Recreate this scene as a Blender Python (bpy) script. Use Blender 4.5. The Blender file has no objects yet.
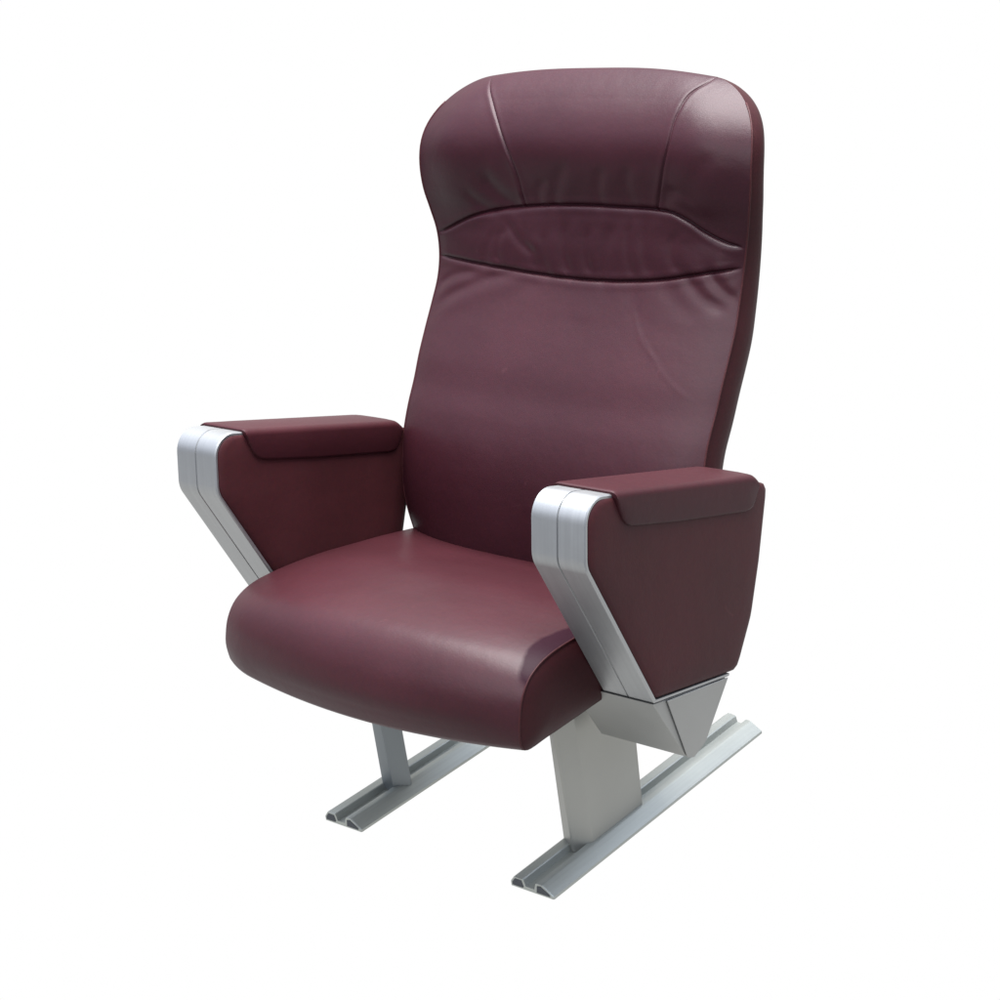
import bpy, math
import numpy as np
from mathutils import Matrix, Vector

S = 1.2                                   # metres per design unit
scene = bpy.context.scene
C = scene.collection

# ------------------------------------------------------------------ materials
def new_mat(name):
    m = bpy.data.materials.new(name); m.use_nodes = True
    nt = m.node_tree; b = nt.nodes['Principled BSDF']
    return m, nt, b, (lambda t: nt.nodes.new(t)), nt.links.new

def leather(name, col, rough=.43, dark_patch=None, spec=.5, var=.14):
    m, nt, b, N, L = new_mat(name)
    tc = N('ShaderNodeTexCoord')
    n1 = N('ShaderNodeTexNoise'); n1.inputs['Scale'].default_value = 5; n1.inputs['Detail'].default_value = 4
    L(tc.outputs['Object'], n1.inputs['Vector'])
    r = N('ShaderNodeValToRGB')
    r.color_ramp.elements[0].position = .3; r.color_ramp.elements[1].position = .72
    r.color_ramp.elements[0].color = [c*(1-var) for c in col]+[1]
    r.color_ramp.elements[1].color = [c*(1+var) for c in col]+[1]
    L(n1.outputs['Fac'], r.inputs['Fac'])
    n2 = N('ShaderNodeTexNoise'); n2.inputs['Scale'].default_value = 160; n2.inputs['Detail'].default_value = 3
    L(tc.outputs['Object'], n2.inputs['Vector'])
    mx = N('ShaderNodeMix'); mx.data_type = 'RGBA'; mx.blend_type = 'MULTIPLY'; mx.inputs['Factor'].default_value = .3
    L(r.outputs['Color'], mx.inputs['A']); L(n2.outputs['Color'], mx.inputs['B'])
    # pale scuffs, sparse
    n3 = N('ShaderNodeTexNoise'); n3.inputs['Scale'].default_value = 26; n3.inputs['Detail'].default_value = 6
    n3.inputs['Distortion'].default_value = 1.2
    L(tc.outputs['Object'], n3.inputs['Vector'])
    r3 = N('ShaderNodeValToRGB'); r3.color_ramp.elements[0].position = .70; r3.color_ramp.elements[1].position = .82
    r3.color_ramp.elements[1].color = (.35, .35, .35, 1)
    L(n3.outputs['Fac'], r3.inputs['Fac'])
    mx2 = N('ShaderNodeMix'); mx2.data_type = 'RGBA'
    mx2.inputs['B'].default_value = [min(1, c*1.9+.01) for c in col]+[1]
    L(r3.outputs['Color'], mx2.inputs['Factor']); L(mx.outputs['Result'], mx2.inputs['A'])
    out = mx2.outputs['Result']
    if dark_patch:
        # darker, bluish, less glossy patch inside an ellipse-ish strip (object space)
        sub = N('ShaderNodeVectorMath'); sub.operation = 'SUBTRACT'; sub.inputs[1].default_value = [c*S for c in dark_patch['c']]
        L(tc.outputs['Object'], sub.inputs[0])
        rt = N('ShaderNodeVectorRotate'); rt.rotation_type = 'Z_AXIS'; rt.inputs['Angle'].default_value = dark_patch['rot']
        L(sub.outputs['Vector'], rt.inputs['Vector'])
        dv = N('ShaderNodeVectorMath'); dv.operation = 'DIVIDE'; dv.inputs[1].default_value = [c*S for c in dark_patch['r']]
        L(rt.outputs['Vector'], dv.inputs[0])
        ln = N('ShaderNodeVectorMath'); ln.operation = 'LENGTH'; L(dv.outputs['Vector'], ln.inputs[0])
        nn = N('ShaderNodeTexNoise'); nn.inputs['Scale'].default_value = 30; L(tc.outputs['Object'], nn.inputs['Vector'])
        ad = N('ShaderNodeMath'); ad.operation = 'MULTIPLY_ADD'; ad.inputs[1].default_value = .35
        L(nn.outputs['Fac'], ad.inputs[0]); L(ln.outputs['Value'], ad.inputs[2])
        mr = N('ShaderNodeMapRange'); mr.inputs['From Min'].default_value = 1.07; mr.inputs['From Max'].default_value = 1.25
        mr.inputs['To Min'].default_value = dark_patch.get('amt', .85); mr.inputs['To Max'].default_value = 0
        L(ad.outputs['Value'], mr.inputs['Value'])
        mx3 = N('ShaderNodeMix'); mx3.data_type = 'RGBA'; mx3.inputs['B'].default_value = dark_patch['col']+[1] if isinstance(dark_patch['col'], list) else dark_patch['col']
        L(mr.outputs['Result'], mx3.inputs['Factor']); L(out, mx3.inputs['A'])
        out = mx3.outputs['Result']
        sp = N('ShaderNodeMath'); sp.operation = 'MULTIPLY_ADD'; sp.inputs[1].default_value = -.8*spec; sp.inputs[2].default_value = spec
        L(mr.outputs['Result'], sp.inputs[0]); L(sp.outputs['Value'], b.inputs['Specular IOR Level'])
    L(out, b.inputs['Base Color'])
    rr = N('ShaderNodeMapRange'); rr.inputs['To Min'].default_value = rough-.05; rr.inputs['To Max'].default_value = rough+.1
    L(n1.outputs['Fac'], rr.inputs['Value']); L(rr.outputs['Result'], b.inputs['Roughness'])
    b.inputs['Specular IOR Level'].default_value = spec
    # grain
    v = N('ShaderNodeTexVoronoi'); v.inputs['Scale'].default_value = 420; v.feature = 'SMOOTH_F1'
    L(tc.outputs['Object'], v.inputs['Vector'])
    n4 = N('ShaderNodeTexNoise'); n4.inputs['Scale'].default_value = 22; n4.inputs['Detail'].default_value = 3
    L(tc.outputs['Object'], n4.inputs['Vector'])
    b1 = N('ShaderNodeBump'); b1.inputs['Strength'].default_value = .10; b1.inputs['Distance'].default_value = .0006
    L(v.outputs['Distance'], b1.inputs['Height'])
    b2 = N('ShaderNodeBump'); b2.inputs['Strength'].default_value = .22; b2.inputs['Distance'].default_value = .004
    L(n4.outputs['Fac'], b2.inputs['Height']); L(b1.outputs['Normal'], b2.inputs['Normal'])
    L(b2.outputs['Normal'], b.inputs['Normal'])
    return m

def metal(name, col, rough=.36, streak=(400, 3, 3), metallic=1.0, bump=.05):
    m, nt, b, N, L = new_mat(name)
    tc = N('ShaderNodeTexCoord'); mp = N('ShaderNodeMapping'); mp.inputs['Scale'].default_value = streak
    L(tc.outputs['Object'], mp.inputs['Vector'])
    n = N('ShaderNodeTexNoise'); n.inputs['Scale'].default_value = 1; n.inputs['Detail'].default_value = 5
    L(mp.outputs['Vector'], n.inputs['Vector'])
    n2 = N('ShaderNodeTexNoise'); n2.inputs['Scale'].default_value = 9; n2.inputs['Detail'].default_value = 5
    L(tc.outputs['Object'], n2.inputs['Vector'])
    r = N('ShaderNodeValToRGB')
    r.color_ramp.elements[0].position = .3; r.color_ramp.elements[1].position = .7
    r.color_ramp.elements[0].color = [c*.90 for c in col]+[1]
    r.color_ramp.elements[1].color = [min(1, c*1.07) for c in col]+[1]
    av = N('ShaderNodeMath'); av.operation = 'MULTIPLY_ADD'; av.inputs[1].default_value = .5
    hf = N('ShaderNodeMath'); hf.operation = 'MULTIPLY'; hf.inputs[1].default_value = .5
    L(n2.outputs['Fac'], hf.inputs[0]); L(n.outputs['Fac'], av.inputs[0]); L(hf.outputs['Value'], av.inputs[2])
    L(av.outputs['Value'], r.inputs['Fac']); L(r.outputs['Color'], b.inputs['Base Color'])
    rr = N('ShaderNodeMapRange'); rr.inputs['To Min'].default_value = rough-.08; rr.inputs['To Max'].default_value = rough+.1
    L(n2.outputs['Fac'], rr.inputs['Value']); L(rr.outputs['Result'], b.inputs['Roughness'])
    b.inputs['Metallic'].default_value = metallic
    bp = N('ShaderNodeBump'); bp.inputs['Strength'].default_value = bump; bp.inputs['Distance'].default_value = .001
    L(n.outputs['Fac'], bp.inputs['Height']); L(bp.outputs['Normal'], b.inputs['Normal'])
    return m

MAROON = (.080, .0165, .0265)
M_back = leather('maroon_leather_back', (0.0365, 0.0075, 0.0118), .42, spec=.25)
M_head = leather('maroon_leather_head', (0.0297, 0.0061, 0.0103), .38, spec=.21)
M_side = leather('maroon_leather_side', (0.0373, 0.0088, 0.0103), .52, spec=.12)
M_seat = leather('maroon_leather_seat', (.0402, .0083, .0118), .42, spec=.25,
                 dark_patch=dict(c=(.2265, -.170, .325), r=(.0235, .064, .06), rot=math.radians(0), col=[.019, .005, .0098], amt=.95))
M_arm = leather('maroon_leather_arm', (0.0469, 0.0110, 0.0128), .55, spec=.16, var=.17)
M_pad = leather('maroon_leather_pad', (0.0393, 0.0077, 0.0107), .50, spec=.19)
M_seam = leather('maroon_thread', (0.0469, 0.0097, 0.0110), .5, spec=.2)
M_dark, _nt, _b, _N, _L = new_mat('hollow_shade')  # dark colour painted as shade inside the hollow rail ends
_n = _N('ShaderNodeTexNoise'); _n.inputs['Scale'].default_value = 60
_r = _N('ShaderNodeValToRGB'); _r.color_ramp.elements[0].color = (.025, .027, .03, 1); _r.color_ramp.elements[1].color = (.055, .057, .06, 1)
_L(_n.outputs['Fac'], _r.inputs['Fac']); _L(_r.outputs['Color'], _b.inputs['Base Color']); _b.inputs['Roughness'].default_value = .8
M_band = metal('brushed_aluminium', (.335, .340, .336), .44, (230, 5, 5), .85, .09)
M_rail = metal('rail_aluminium', (.335, .35, .322), .44, (300, 4, 300), .7)
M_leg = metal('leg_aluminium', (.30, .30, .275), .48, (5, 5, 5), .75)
M_leg_shaded = metal('leg_aluminium_shaded', (.185, .202, .207), .48, (5, 5, 5), .75)  # darker copy of the leg metal; left leg's shade put into the colour
M_plate = metal('satin_plate', (.295, .295, .278), .5, (4, 4, 4), .75)

# ------------------------------------------------------------------ mesh helpers
def link(name, verts, faces, mat, parent=None, smooth=True, sharp=None, normals=None):
    me = bpy.data.meshes.new(name)
    me.from_pydata([tuple(float(c)*S for c in v) for v in verts], [], [tuple(int(i) for i in f) for f in faces])
    me.materials.append(mat); me.update()
    me.polygons.foreach_set('use_smooth', [smooth]*len(me.polygons))
    if sharp is not None:
        me.set_sharp_from_angle(angle=math.radians(sharp))
    if normals is not None:
        me.normals_split_custom_set_from_vertices([tuple(n) for n in normals])
    o = bpy.data.objects.new(name, me); C.objects.link(o)
    if parent: o.parent = parent
    return o

def recalc(o):
    import bmesh
    bm = bmesh.new(); bm.from_mesh(o.data); bmesh.ops.recalc_face_normals(bm, faces=bm.faces); bm.to_mesh(o.data); bm.free()

def grid_faces(nr, nc, off=0, wrap=False, flip=False):
    f = []
    for i in range(nr-1):
        for j in range(nc if wrap else nc-1):
            k = (j+1) % nc
            q = (off+i*nc+j, off+i*nc+k, off+(i+1)*nc+k, off+(i+1)*nc+j)
            f.append(q[::-1] if flip else q)
    return f

def fillet(pts, rad, n=8):
    """polyline (y,z) with rounded inner corners; rad per point"""
    pts = [np.array(p, float) for p in pts]; out = [pts[0]]
    for i in range(1, len(pts)-1):
        p, a, b, r = pts[i], pts[i-1], pts[i+1], rad[i]
        if r <= 0: out.append(p); continue
        u = (a-p)/np.linalg.norm(a-p); v = (b-p)/np.linalg.norm(b-p)
        ang = math.acos(np.clip(u.dot(v), -1, 1)); t = r/math.tan(ang/2)
        s, e = p+u*t, p+v*t
        cen = p+(u+v)/np.linalg.norm(u+v)*(r/math.sin(ang/2))
        a0 = math.atan2(*(s-cen)[::-1]); a1 = math.atan2(*(e-cen)[::-1])
        d = (a1-a0+math.pi) % (2*math.pi)-math.pi
        for k in range(n+1):
            q = a0+d*k/n; out.append(cen+r*np.array([math.cos(q), math.sin(q)]))
    out.append(pts[-1]); return np.array(out)

def tube(name, pts, r, mat, parent, n=8):
    pts = np.array(pts, float); t = np.gradient(pts, axis=0); t /= np.linalg.norm(t, axis=1)[:, None]
    up = np.array([1., .13, .07]); V = []
    for p, d in zip(pts, t):
        a = np.cross(d, up); a /= np.linalg.norm(a); b = np.cross(d, a)
        for k in range(n):
            q = 2*math.pi*k/n; V.append(p+r*(a*math.cos(q)+b*math.sin(q)))
    F = grid_faces(len(pts), n, wrap=True)
    F += [tuple(range(n))[::-1], tuple(range((len(pts)-1)*n, len(pts)*n))]
    o = link(name, V, F, mat, parent); recalc(o); return o

def prism(name, poly, x0, x1, mat, parent, bev=.0012):
    """polygon in (y,z) extruded along x with a small bevelled rim"""
    poly = np.array(poly, float); c = poly.mean(0); n = len(poly)
    d = (poly-c); inn = poly - d/np.linalg.norm(d, axis=1)[:, None]*bev*1.3
    V = []
    for x, P in ((x0, inn), (x0+bev, poly), (x1-bev, poly), (x1, inn)):
        V += [(x, p[0], p[1]) for p in P]
    F = grid_faces(4, n, wrap=True)+[tuple(range(n))[::-1], tuple(range(3*n, 4*n))]
    o = link(name, V, F, mat, parent, sharp=25); recalc(o); return o

def sm(a): a = np.clip(a, 0, 1); return a*a*(3-2*a)

# ------------------------------------------------------------------ the chair
chair = bpy.data.objects.new('passenger_chair', None); C.objects.link(chair)
chair.empty_display_size = .2
chair['label'] = 'maroon leather reclining passenger chair with brushed aluminium armrests and floor rails'
chair['category'] = 'chair'

# ---- backrest surface
EZ=[.25,.29,.34,.37,.40,.43,.46,.49,.52,.55,.58,.61,.64,.67,.70,.73,.76,.79,.82,.84,.866]
EY=[.098,.099,.101,.103,.107,.115,.128,.146,.162,.180,.198,.213,.2225,.2262,.224,.2205,.222,.229,.246,.262,.285]
WZ=[.25,.29,.34,.40,.46,.52,.58,.61,.64,.67,.70,.73,.76,.79]
WW=[.205,.22,.233,.233,.2315,.233,.233,.2315,.2325,.236,.242,.2475,.2495,.249]
ZT=.866
def pch(x,xp,fp):
    # smooth (catmull-rom) interpolation
    x=np.asarray(x,float); xp=np.array(xp);fp=np.array(fp)
    m=np.gradient(fp,xp)
    i=np.clip(np.searchsorted(xp,x)-1,0,len(xp)-2)
    h=xp[i+1]-xp[i]; t=np.clip((x-xp[i])/h,0,1)
    return (2*t**3-3*t**2+1)*fp[i]+(t**3-2*t**2+t)*h*m[i]+(-2*t**3+3*t**2)*fp[i+1]+(t**3-t**2)*h*m[i+1]
def ey(z): return pch(z,EZ,EY)
def ww(z):
    z=np.asarray(z,float)
    lo=pch(np.minimum(z,.765),WZ,WW)
    u=np.clip((z-.765)/(ZT-.765),0,1)
    return np.where(z>.765,.150+.0995*np.sqrt(1-u**2.4),lo)
DZ=[.25,.29,.45,.55,.61,.635,.66,.69,.715,.74,.765,.785,.80,.81]
DD=[.020,.024,.023,.022,.019,.015,.012,.006,.003,.006,.0115,.0155,.0170,.0173]
def dd(z):
    z=np.asarray(z,float)
    u=np.clip((z-.80)/(ZT-.80),0,1)
    return pch(np.minimum(z,.81),DZ,DD)*np.sqrt(1-u**2)
def wing(s,z):
    a=np.clip((np.asarray(z,float)-.67)/.06,0,1); a=a*a*(3-2*a)
    b=np.clip((ZT-np.asarray(z,float))/.09,0,1); b=np.sqrt(1-(1-b)**2)
    return .011*a*b*np.exp(-((np.abs(s)-.78)/.2)**2)
def yf(s,z): return ey(z)-(dd(z)+wing(s,z))*(1-np.abs(s)**4.5)
ZL_T = ([-1, -.995, -.543, -.142, .235, .562, .8, 1], [.6362, .6362, .6308, .625, .6243, .6298, .639, .646])
ZU_T = ([-1, -.974, -.655, -.5, -.323, -.024, .324, .5, .601, .69, .775, .88, 1], [.6655, .6673, .6938, .7015, .707, .7117, .7116, .7108, .7075, .6985, .687, .676, .6685])
XL_T = ([.66, .7129, .7524, .7942, .8275, .85, .8597, .866], [-.074, -.0781, -.0834, -.1025, -.1277, -.149, -.158, -.162])
XR_T = ([.66, .7157, .7545, .7892, .8209, .8434, .8582, .866], [.110, .1236, .1368, .1475, .1508, .1575, .171, .1735])
FOLDS = [(-0.1116,0.6217,-0.1935,0.5907,.0030,.006),(-0.1701,0.6212,-0.2152,0.6046,.0025,.005),(0.1673,0.6288,0.2076,0.6052,.0040,.007),
(0.1959,0.6349,0.2277,0.6142,.0030,.006),(0.1373,0.6219,0.1788,0.5972,.0015,.009),(0.1044,0.5869,0.1353,0.5548,-.00035,.0022),
(0.1353,0.5548,0.1907,0.5146,-.00035,.0022),(-0.0764,0.6704,-0.0493,0.6329,.0012,.007),(-0.0461,0.6672,-0.037,0.6313,.0012,.006),
(-0.014,0.6778,-0.0055,0.6376,.0015,.006),(-0.0982,0.6787,-0.0665,0.6571,.0015,.005),(0.0549,0.6809,0.0474,0.6316,.0015,.007),
(-0.129,0.6679,-0.1393,0.6347,.0010,.006),(0.1049,0.6876,0.1127,0.644,.0010,.007),(-0.1288,0.7368,-0.0951,0.7123,.0030,.008),
(-0.1618,0.719,-0.1267,0.7017,.0020,.006),(-0.0121,0.7541,-0.0287,0.7147,.0015,.007),(0.0443,0.7509,0.0411,0.7172,.0015,.007),
(0.0834,0.752,0.0862,0.719,.0015,.007),(0.196,0.7694,0.1758,0.7291,.0012,.01),
(.020,.674,.026,.640,.0012,.005),(.082,.682,.090,.640,.0012,.005),(-.115,.672,-.118,.645,.0012,.005),(.145,.676,.150,.648,.0013,.006),
(-.06,.614,-.09,.590,.0010,.010),(.09,.612,.12,.585,.0010,.010),(0.0,.608,.01,.580,.0007,.010),(.15,.735,.135,.718,.0014,.007),(-.045,.738,-.052,.716,.0013,.006)]
ZB = .262
NL, NC_, NH = 190, 44, 130
def eased(a, b, n, p=.75):            # columns gather at both ends of a span
    t = np.linspace(0, 1, n); e = (1-p)*t+p*t*t*(3-2*t)
    return a+(b-a)*e
kn = np.array([-.4, .4]); IL, IR = 60, 150
cols = np.concatenate([eased(-1, -.4, 61)[:-1], eased(-.4, .4, 91)[:-1], eased(.4, 1, 61)])
def smap(c, z):
    w = ww(z); z = np.asarray(z, float)
    sl = pch(np.maximum(z, .70), *XL_T)/w; sr = pch(np.maximum(z, .705), *XR_T)/w
    return np.where(c < kn[0], -1+(c+1)*(sl+1)/(kn[0]+1),
           np.where(c < kn[1], sl+(c-kn[0])*(sr-sl)/(kn[1]-kn[0]), sr+(c-kn[1])*(1-sr)/(1-kn[1])))
nr = NL+NC_+NH+1
SS = np.zeros((nr, len(cols))); ZZ = np.zeros_like(SS)
for it in range(4):
    for i in range(nr):
        s = SS[i] if it else cols
        zl, zu = pch(s, *ZL_T), pch(s, *ZU_T)
        if i <= NL:
            a = i/NL; a = 1-(1-a)**1.35; z = ZB+(zl-ZB)*a
        elif i <= NL+NC_:
            a = (i-NL)/NC_; a = .4*a+.6*a*a*(3-2*a); z = zl+(zu-zl)*a
        else:
            a = (i-NL-NC_)/NH; a = a+.09*math.sin(math.pi*a)*(-(1-a)**2)*3; z = zu+(ZT-zu)*math.sin(a*math.pi/2)
        ZZ[i] = z; SS[i] = smap(cols, z)
XX = SS*ww(ZZ); YY = yf(SS, ZZ)
wz = sm((ZZ-.70)/.04)*sm((.855-ZZ)/.05)
YY = YY*(1-wz)+wz*np.mean([yf(SS, np.minimum(ZZ+dz, ZT-.004)) for dz in np.linspace(-.026, .026, 9)], axis=0); ZN = ZZ.copy()
# seam grooves with soft puffed lips
def groove(d, depth, w): return depth*np.exp(-(d/w)**2) - .18*depth*np.exp(-((np.abs(d)-3.2*w)/(2.2*w))**2)
edge = 1-np.abs(SS)**24
g = np.zeros_like(XX)
g += groove((ZZ-pch(SS, *ZL_T)), .0030, .0019)*edge
g += groove((ZZ-pch(SS, *ZU_T)), .0030, .0019)*edge
inh = (np.arange(nr)[:, None] >= NL+NC_)
topf = np.clip((ZT-ZZ)/.01, 0, 1)
g += np.where(inh, groove(XX-pch(ZZ, *XL_T), .0020, .0016)+groove(XX-pch(ZZ, *XR_T), .0020, .0016), 0)*topf
# crescent cushion puffs out a little
t = np.clip((np.arange(nr)-NL)/NC_, 0, 1)[:, None]
g -= .007*np.sin(math.pi*t)*(1-np.abs(SS)**4)
for x0, z0, x1, z1, dep, w in FOLDS:
    d = np.array([x1-x0, z1-z0]); l = np.linalg.norm(d); d /= l
    u = (XX-x0)*d[0]+(ZZ-z0)*d[1]; v = -(XX-x0)*d[1]+(ZZ-z0)*d[0]
    v = v+.004*np.sin(u/l*2.6)
    fade = np.exp(-np.clip(-u, 0, 1)**2/(.25*l)**2)*np.exp(-np.clip(u-l, 0, 1)**2/(.25*l)**2)
    dep = dep*(.85 if .63 < z0 < .70 else .6 if z0 < .63 else .75); w = w*1.2
    g += (dep*np.exp(-(v/w)**2)-.5*dep*np.exp(-((v-2*w)/(1.4*w))**2))*fade
YY = YY+g*np.clip(edge*1.2, 0, 1)
def crown(s, z): return .0012-np.where(s < 0, .0070, .0100)*np.abs(s)**3*sm((z-.74)/.12)
ZZ = ZZ+crown(SS, ZZ)*sm((ZZ-.74)/.12)          # the top edge is crowned
FR = np.stack([XX, YY, ZZ], 2)
# smooth normals of the whole face, shared by the pieces sewn together
du = np.gradient(FR, axis=1); dv = np.gradient(FR, axis=0)
NN = np.cross(du, dv); NN /= np.linalg.norm(NN, axis=2)[..., None]+1e-12
NN *= np.where(NN[..., 1:2] > 0, -1, 1) if NN[60, 70, 1] > 0 else 1

def patch(name, r0, r1, c0, c1, mat, parent):
    P = FR[r0:r1+1, c0:c1+1]; n = NN[r0:r1+1, c0:c1+1]
    return link(name, P.reshape(-1, 3), grid_faces(P.shape[0], P.shape[1]), mat, parent, normals=n.reshape(-1, 3))

# shell: side strips, top strip and rear of the backrest
def back_off(z):
    a = sm((np.asarray(z)-.55)/.25)
    T = .052*(1-a)+.036*a; ang = math.radians(30)*(1-a)+math.radians(24)*a
    return T*np.cos(ang), -T*np.sin(ang)
loop = [FR[i, 0] for i in range(nr)]+[FR[nr-1, j] for j in range(1, len(cols)-1)]+[FR[i, -1] for i in range(nr-1, -1, -1)]
loop = np.array(loop); nl = len(loop)
V = []; KS = np.array([0, .06, .16, .3, .5, .7, .85, .95, 1.0])
for k in KS:
    oy, oz = back_off(loop[:, 2])
    sx = np.sign(loop[:, 0]); side = np.clip(np.abs(loop[:, 0])/ww(np.minimum(loop[:, 2], ZT)), 0, 1)**8
    bul = .0045*math.sin(math.pi*min(1, k*1.05))-.006*k**6
    q = loop.copy(); q[:, 0] += sx*bul*side; q[:, 1] += oy*k; q[:, 2] += oz*k + (1-side)*(bul*.6)*sm((loop[:, 2]-ZT+.04)/.035)
    V.append(q)
V = np.array(V).reshape(-1, 3)
F = grid_faces(len(KS), nl)
back = link('backrest', V, F, M_side, chair, sharp=50); recalc(back)
me = back.data
# rear panel of the shell
rows = [i for i in range(0, nr, 4)]+[nr-1]
B = []
for i in list(rows):
    oy, oz = back_off(FR[i, :, 2])
    for j in range(0, len(cols), 6):
        s = SS[i, j]
        B.append((XX[i, j]-np.sign(s)*.006*abs(s)**8, ey(ZN[i, j])+oy[j]+.012*(1-abs(s)**3)-.0005, ZZ[i, j]+oz[j]))
ncb = len(range(0, len(cols), 6))
rear = link('rear_panel', B, grid_faces(len(list(rows)), ncb), M_side, back); recalc(rear)
# bottom closing panel
b0 = FR[0, ::4]; oy, oz = back_off(b0[:, 2])
Vb = []
for k in (0, .5, 1):
    q = b0.copy(); q[:, 1] = q[:, 1]*(1-k)+k*(ey(b0[:, 2])+oy); q[:, 2] += oz*k-.004*math.sin(math.pi*k); Vb += list(q)
bot = link('bottom_panel', Vb, grid_faces(3, len(b0)), M_side, back); recalc(bot)
patch('back_panel', 0, NL, 0, len(cols)-1, M_back, back)
patch('neck_cushion', NL, NL+NC_, 0, len(cols)-1, M_head, back)
hr = patch('headrest', NL+NC_, nr-1, IL, IR, M_head, back)
patch('wing', NL+NC_, nr-1, 0, IL, M_head, back)
patch('wing', NL+NC_, nr-1, IR, len(cols)-1, M_head, back)
for side in (0, -1):
    p = FR[:, side].copy(); p[:, 0] += (.0008 if side else .0007)
    p = p[p[:, 2] < .832]
    tube('piping', p[::3], .0012, M_seam, back)

# ---- seat cushion
key = np.array([(.13, .290), (.06, .302), (.0, .311), (-.08, .3225), (-.148, .3270), (-.185, .3262), (-.208, .3215), (-.2255, .3125), (-.2385, .2965), (-.2455, .276), (-.2485, .2575), (-.2470, .2440), (-.2390, .2375), (-.20, .2365), (-.05, .236), (.13, .228)])
dk = np.concatenate([[0], np.cumsum(np.linalg.norm(np.diff(key, axis=0), axis=1)**.5)])
uu = np.linspace(0, dk[-1], 400)
top = np.stack([pch(uu, dk, key[:, k]) for k in (0, 1)], 1)
# dense, even resampling of the side profile
def resample(p, n):
    d = np.concatenate([[0], np.cumsum(np.linalg.norm(np.diff(p, axis=0), axis=1))]); u = np.linspace(0, d[-1], n)
    return np.stack([np.interp(u, d, p[:, k]) for k in (0, 1)], 1)
prof = resample(top, 150)
cs = np.linspace(-1, 1, 81); cs = np.sign(cs)*(1-(1-np.abs(cs))**1.4)
wst = .2265
V = []
for y, z in prof:
    for s in cs:
        k = 1-abs(s)**2.6; k4 = 1-abs(s)**5
        front = sm((-.09-y)/.14); up = 1 if z > .275 else sm((z-.24)/.035)
        yy = y-.034*front*(1-s*s)*(.35+.65*sm((z-.215)/.06)); zz = z
        isup = up*(1-sm((-.20-y)/.05)*.75)
        fr = 1-sm((y+.12)/.17)
        zz += (.016*k+.003*k4)*isup*fr - .006*k*(1-fr)*isup
        lc = np.clip((-s-.78)/.22, 0, 1)**2*sm((-.15-y)/.08)
        yy += .008*lc*(.5+.5*sm((.275-z)/.03))
        if z < .25: zz -= .008*(1-s*s)
        xx = s*(wst-.004*sm((y-.0)/.12))
        V.append((xx, yy, zz))
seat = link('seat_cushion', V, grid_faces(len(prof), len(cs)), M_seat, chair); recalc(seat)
for sg in (-1, 1):
    P = prof.copy(); n = len(P)
    yc = np.clip(P[:, 0], -.19, .12); zc = .28-.11*(yc+.19)*.2
    V = []
    for k in (1, .97, .9, .75, .5, .2, 0):
        for j in range(n):
            lc = .008*sm((-.15-P[j, 0])/.08)*(.5+.5*sm((.275-P[j, 1])/.03)) if sg < 0 else 0
            V.append((sg*(wst-.0002+.010*(1-k**3)-.004*sm(P[j, 0]/.12)), (P[j, 0]+lc)*k+yc[j]*(1-k), P[j, 1]*k+zc[j]*(1-k)))
    o = link('side_panel', V, grid_faces(7, n), M_side, seat); recalc(o)
    a = np.array([(sg*(wst+.0004-.004*sm(y/.12)), y, z) for y, z in prof if True])
    a = a[(prof[:, 1] > .239) & (prof[:, 0] < .12)]
    if sg > 0: tube('piping', a, .0011, M_seam, seat)

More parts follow.
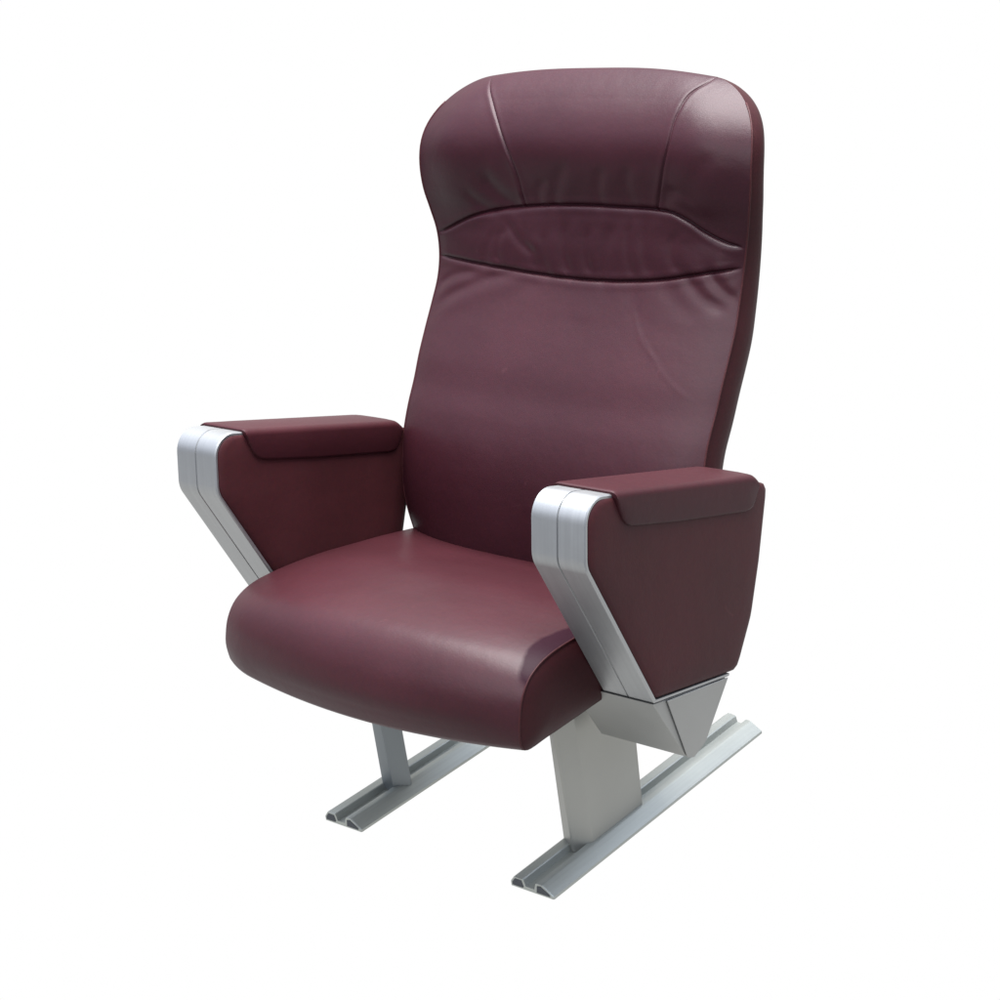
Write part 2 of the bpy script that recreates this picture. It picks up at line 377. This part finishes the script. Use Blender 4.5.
# ---- armrests
def armrest(sg):
    xc, b, t = sg*.27, .0343, .0038
    pts = [(-.10, .4925), (-.2022, .5193), (-.2122, .4465), (-.1125, .2535), (.034, .2222)]
    P = fillet(pts, [0, .027, .03, .0035, 0], 10)
    # ---- upholstered body
    O = fillet([(-.10, .4905), (-.1995, .5160), (-.2087, .4470), (-.1115, .2582), (.052, .2228), (.088, .275), (.1115, .336), (.1375, .4225), (-.10, .4895)],
               [0, .024, .03, .006, .014, .06, .1, .012, 0], 8)[:-1]
    per = np.vstack([O, O[:1]])
    O = resample(per, 121)[:-1]; c = np.array([-.04, .385])
    rings = [(1, b-.010), (1, b-.004), (.992, b-.0008), (.975, b+.0010), (.94, b+.0022), (.8, b+.0032), (.5, b+.0036), (.15, b+.0036)]
    V = []
    for sd in (-1, 1):
        for k, x in (rings if sd > 0 else rings):
            for p in O: q = c+(p-c)*k; V.append((xc+sd*x, q[0], q[1]))
    n = len(O); m = len(rings)
    F = grid_faces(m, n, wrap=True)+grid_faces(m, n, m*n, wrap=True)
    F += [(j, (j+1) % n, m*n+(j+1) % n, m*n+j) for j in range(n)]
    F += [tuple(range((m-1)*n, m*n)), tuple(range((2*m-1)*n, 2*m*n))]
    arm = link('armrest', V, F, M_arm, chair, sharp=60); recalc(arm)
    # ---- aluminium band wrapped round the front and under the body
    d = np.gradient(P, axis=0); d /= np.linalg.norm(d, axis=1)[:, None]
    nrm = np.stack([-d[:, 1], d[:, 0]], 1)          # inward normal
    if nrm[len(P)//2].dot(np.array([-.04, .385])-P[len(P)//2]) < 0: nrm = -nrm
    sec = [(-b, t), (-b, .0014), (-b+.0014, 0), (-.0012, 0), (-.0006, .0013), (.0006, .0013), (.0012, 0), (b-.0014, 0), (b, .0014), (b, t)]
    V = []
    for p, q in zip(P, nrm):
        for dx, o_ in sec: V.append((xc+dx, p[0]+q[0]*o_, p[1]+q[1]*o_))
    ns = len(sec); F = grid_faces(len(P), ns, wrap=True)+[tuple(range(ns)), tuple(range((len(P)-1)*ns, len(P)*ns))]
    o = link('metal_band', V, F, M_band, arm, sharp=32); recalc(o)
    # ---- soft pad folded over the top
    hp = .0408
    ys = np.array([-.1585, -.1575, -.156, -.153, -.149, -.144, -.138, -.125, -.10, -.045, .02, .06, .08, .088, .094, .099, .103, .106, .1085, .110])
    dep = np.interp(ys, [-.1585, -.1565, -.1535, -.148, -.141, -.135, -.045, .084, .094, .101, .107, .110], [.0060, .012, .0225, .034, .0385, .0398, .0425, .0425, .0385, .030, .017, .010])
    V = []
    for y, dp in zip(ys, dep):
        zt = .5115-.262*(y+.1567)
        e0 = max(0, 1-(y+.1585)/.004); e1 = max(0, 1-(.110-y)/.012)
        drop = .0018*e0**2+.006*e1**2
        r = .0085
        cr = .0025*sm((y+.1585)/.03)*sm((.11-y)/.03)
        loop_ = [(-hp+.0006, -dp), (-hp-.0004, -dp*.7), (-hp, -max(r, 0)*min(1, dp/.012))]
        rz = min(r, dp*.8)
        loop_ = [(-hp+.0030, -dp-.0002), (-hp+.0008, -dp+.0006), (-hp, -dp+.003 if dp > .012 else -dp*.8), (-hp, -rz-.0001)]
        for k in range(1, 7):
            q = math.pi/2*k/6; loop_.append((-hp+r*(1-math.cos(q)), -rz*(1-math.sin(q))))
        loop_ += [(-hp*.5, cr*.8), (0, cr)]
        full = loop_+[(-x, z) for x, z in loop_[-2::-1]]
        for x, z in full: V.append((xc+x, y, zt+z-drop))
    ns = len(full); F = grid_faces(len(ys), ns, wrap=True)+[tuple(range(ns)), tuple(range((len(ys)-1)*ns, len(ys)*ns))]
    o = link('arm_pad', V, F, M_pad, arm, sharp=55); recalc(o)
    # ---- folded plate bracket carrying the armrest
    x0, x1 = sorted((sg*.187, sg*.3025))
    br = prism('arm_bracket', [(-.1137, .2525), (-.0600, .1645), (-.0455, .1590), (.030, .2215), (-.02, .233)], x0, x1, M_plate, chair, .0008)
    x0, x1 = sorted((sg*.3030, sg*.3048))
    prism('end_plate', [(-.0895, .2465), (-.0585, .1630), (-.0465, .1578), (-.041, .1590), (-.0215, .1655), (.031, .2222)], x0, x1, M_plate, br, .0005)
    return arm
arm_r = armrest(1); arm_l = armrest(-1)
arm_r['label'] = 'armrest on the right of the picture, nearest the camera'
arm_l['label'] = 'armrest on the left of the picture, showing its inner side'

# ---- floor rails, legs, seat frame
def rail(sg):
    xc = sg*.1505
    sec = [(-.0315, 0), (-.0318, .0055), (-.0265, .0125), (-.0245, .0135), (-.0130, .0135), (-.0118, .0125), (-.0095, .0050), (.0035, .0050), (.0058, .0128), (.0070, .0140), (.0135, .0142), (.0160, .0134), (.0312, .0035), (.0315, .0025), (.0315, 0)]
    V = []; ysr = [-.1668, -.1655, -.06, .08, .20, .290, .2935]
    for i, y in enumerate(ysr):
        k = .97 if i in (0, len(ysr)-1) else 1
        for x, z in sec: V.append((xc+x*k, y+(.006*(x/.03) if i == len(ysr)-1 else 0)*-1, z*k+.0005))
    ns = len(sec)
    F = grid_faces(len(ysr), ns, wrap=True)+[tuple(range(ns)), tuple(range((len(ysr)-1)*ns, len(ysr)*ns))]
    r = link('floor_rail', V, F, M_rail, chair, sharp=22); recalc(r)
    for poly in ([(-.0285, .0022), (-.0285, .0058), (-.0245, .0110), (-.0150, .0110), (-.0125, .0030), (-.014, .0022)],
                 [(.0070, .0022), (.0080, .0108), (.0130, .0116), (.0255, .0046), (.0262, .0022)]):
        V = [(xc+x, y, z+.0005) for y in (-.1674, -.1660) for x, z in poly]; n = len(poly)
        o = link('hollow_shade_cap', V, grid_faces(2, n, wrap=True)+[tuple(range(n)), tuple(range(n, 2*n))], M_dark, r, smooth=False); recalc(o)  # dark cap over the solid end, imitates shade in a hollow
    return r
for sg in (-1, 1): rail(sg)

def leg(mat, xc, hw, nx, nose0, sl0, sr0, rear0, lean, lean_rear, ztop):
    V = []; zs = [.0065, .013, .02, .10, .18, ztop]
    for z in zs:
        k = z-.012
        nose, sl, sr, re = nose0+lean*k, sl0+lean*.6*k, sr0+lean*k, rear0+lean_rear*k
        sec = [(nx-.0014, nose+.0007), (nx+.0014, nose+.0007), (hw-.001, sr-.0010), (hw, sr+.0010), (hw, re-.0015), (hw-.0015, re), (-hw+.0015, re), (-hw, re-.0015), (-hw, sl+.0012), (-hw+.001, sl-.0008)]
        for x, y in sec: V.append((xc+x, y, z))
    ns = len(sec)
    o = link('leg', V, grid_faces(len(zs), ns, wrap=True)+[tuple(range(ns)), tuple(range((len(zs)-1)*ns, len(zs)*ns))], mat, chair, sharp=22); recalc(o)
    return o
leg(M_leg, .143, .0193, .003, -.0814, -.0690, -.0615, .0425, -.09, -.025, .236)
leg(M_leg_shaded, -.1475, .017, .0034, -.0796, -.0760, -.0615, -.0560, -.085, -.06, .236)
prism('seat_frame', [(-.10, .2340), (-.085, .2200), (.09, .2150), (.10, .2260)], -.19, .186, M_plate, chair)

# ------------------------------------------------------------------ setting: white sweep with added glow
def emissive(name, col, st):
    m = bpy.data.materials.new(name); m.use_nodes = True; nt = m.node_tree; nt.nodes.clear()
    e = nt.nodes.new('ShaderNodeEmission'); o = nt.nodes.new('ShaderNodeOutputMaterial')
    e.inputs['Color'].default_value = col; e.inputs['Strength'].default_value = st
    nt.links.new(e.outputs[0], o.inputs[0]); return m
M_white = emissive('white_glow_backdrop', (1, 1, 1, 1), 1.0)  # added glow, keeps the backdrop evenly white and free of shadows
V = []; cv = []
for k in range(0, 13):
    q = math.pi/2*k/12; cv.append((3.0+math.sin(q)*1.0, 1.0-math.cos(q)))
cv = [(-1.0, 0), (0, 0)]+cv+[(4.0, 4.5)]
for d, z in cv:
    for x in np.linspace(-6.5, 6.0, 9): V.append((x/S, d/S, z/S))
sweep = link('backdrop', V, grid_faces(len(cv), 9), M_white)
sweep.rotation_euler[2] = math.radians(35)
sweep['kind'] = 'structure'
M_floor, _nt, _b, _N, _L = new_mat('grey_floor')
_n = _N('ShaderNodeTexNoise'); _n.inputs['Scale'].default_value = 3; _n.inputs['Detail'].default_value = 6
_r = _N('ShaderNodeValToRGB'); _r.color_ramp.elements[0].color = (.10, .10, .10, 1); _r.color_ramp.elements[1].color = (.16, .16, .155, 1)
_L(_n.outputs['Fac'], _r.inputs['Fac']); _L(_r.outputs['Color'], _b.inputs['Base Color']); _b.inputs['Roughness'].default_value = .7
gr = link('ground', [(-12, -12, -.004), (12, -12, -.004), (12, 12, -.004), (-12, 12, -.004)], [(0, 1, 2, 3)], M_floor)
gr['kind'] = 'structure'

w = bpy.data.worlds.new('World'); scene.world = w; w.use_nodes = True
nt = w.node_tree; bg = nt.nodes['Background']
tc = nt.nodes.new('ShaderNodeTexCoord'); sx = nt.nodes.new('ShaderNodeSeparateXYZ'); rp = nt.nodes.new('ShaderNodeValToRGB')
nt.links.new(tc.outputs['Generated'], sx.inputs[0]); nt.links.new(sx.outputs['Z'], rp.inputs['Fac'])
rp.color_ramp.elements[0].color = (.14, .14, .147, 1); rp.color_ramp.elements[0].position = 0
rp.color_ramp.elements[1].color = (2.05, 2.25, 2.7, 1); rp.color_ramp.elements[1].position = .9
el = rp.color_ramp.elements.new(.42); el.color = (1.25, 1.38, 1.72, 1)
el = rp.color_ramp.elements.new(.18); el.color = (.29, .31, .36, 1)
nt.links.new(rp.outputs['Color'], bg.inputs['Color']); bg.inputs['Strength'].default_value = 1.0

def area(name, loc, target, size, power, col):
    l = bpy.data.lights.new(name, 'AREA'); l.shape = 'RECTANGLE'; l.size, l.size_y = size; l.energy = power; l.color = col
    o = bpy.data.objects.new(name, l); C.objects.link(o); o.location = loc
    o.rotation_euler = (Vector(target)-Vector(loc)).to_track_quat('-Z', 'Y').to_euler(); return o
area('added_overhead_key', (0.1, 0.2, 3.6), (0, 0, .5), (2.3, 2.3), 415, (1, .98, .97))  # added lamp, stands in for soft sky light from above

area('added_front_fill', (.28, -2.5, 2.15), (.1, .25, .75), (.5, 1.2), 21, (1, 1, 1))  # added lamp, makes the highlight strip down the back panel's right edge

# ------------------------------------------------------------------ camera
ya, pi_, ro = [math.radians(a) for a in (40.81938609, 19.61714157, -5.97811348)]
fw = np.array([-math.sin(ya)*math.cos(pi_), math.cos(ya)*math.cos(pi_), -math.sin(pi_)])
rt = np.array([math.cos(ya), math.sin(ya), 0]); up = np.cross(rt, fw)
r2 = rt*math.cos(ro)+up*math.sin(ro); u2 = up*math.cos(ro)-rt*math.sin(ro)
cam = bpy.data.cameras.new('Camera'); co = bpy.data.objects.new('Camera', cam); C.objects.link(co)
M = Matrix.Identity(4)
for i in range(3):
    M[i][0], M[i][1], M[i][2] = r2[i], u2[i], -fw[i]
    M[i][3] = (1.30463245, -1.48770324, 1.10578315)[i]*S
co.matrix_world = M
cam.sensor_width = 36; cam.lens = 1760.8973704*36/1000
cam.clip_start = .05; cam.clip_end = 200
scene.camera = co
scene.view_settings.view_transform = 'Standard'; scene.view_settings.look = 'None'; scene.view_settings.exposure = 0
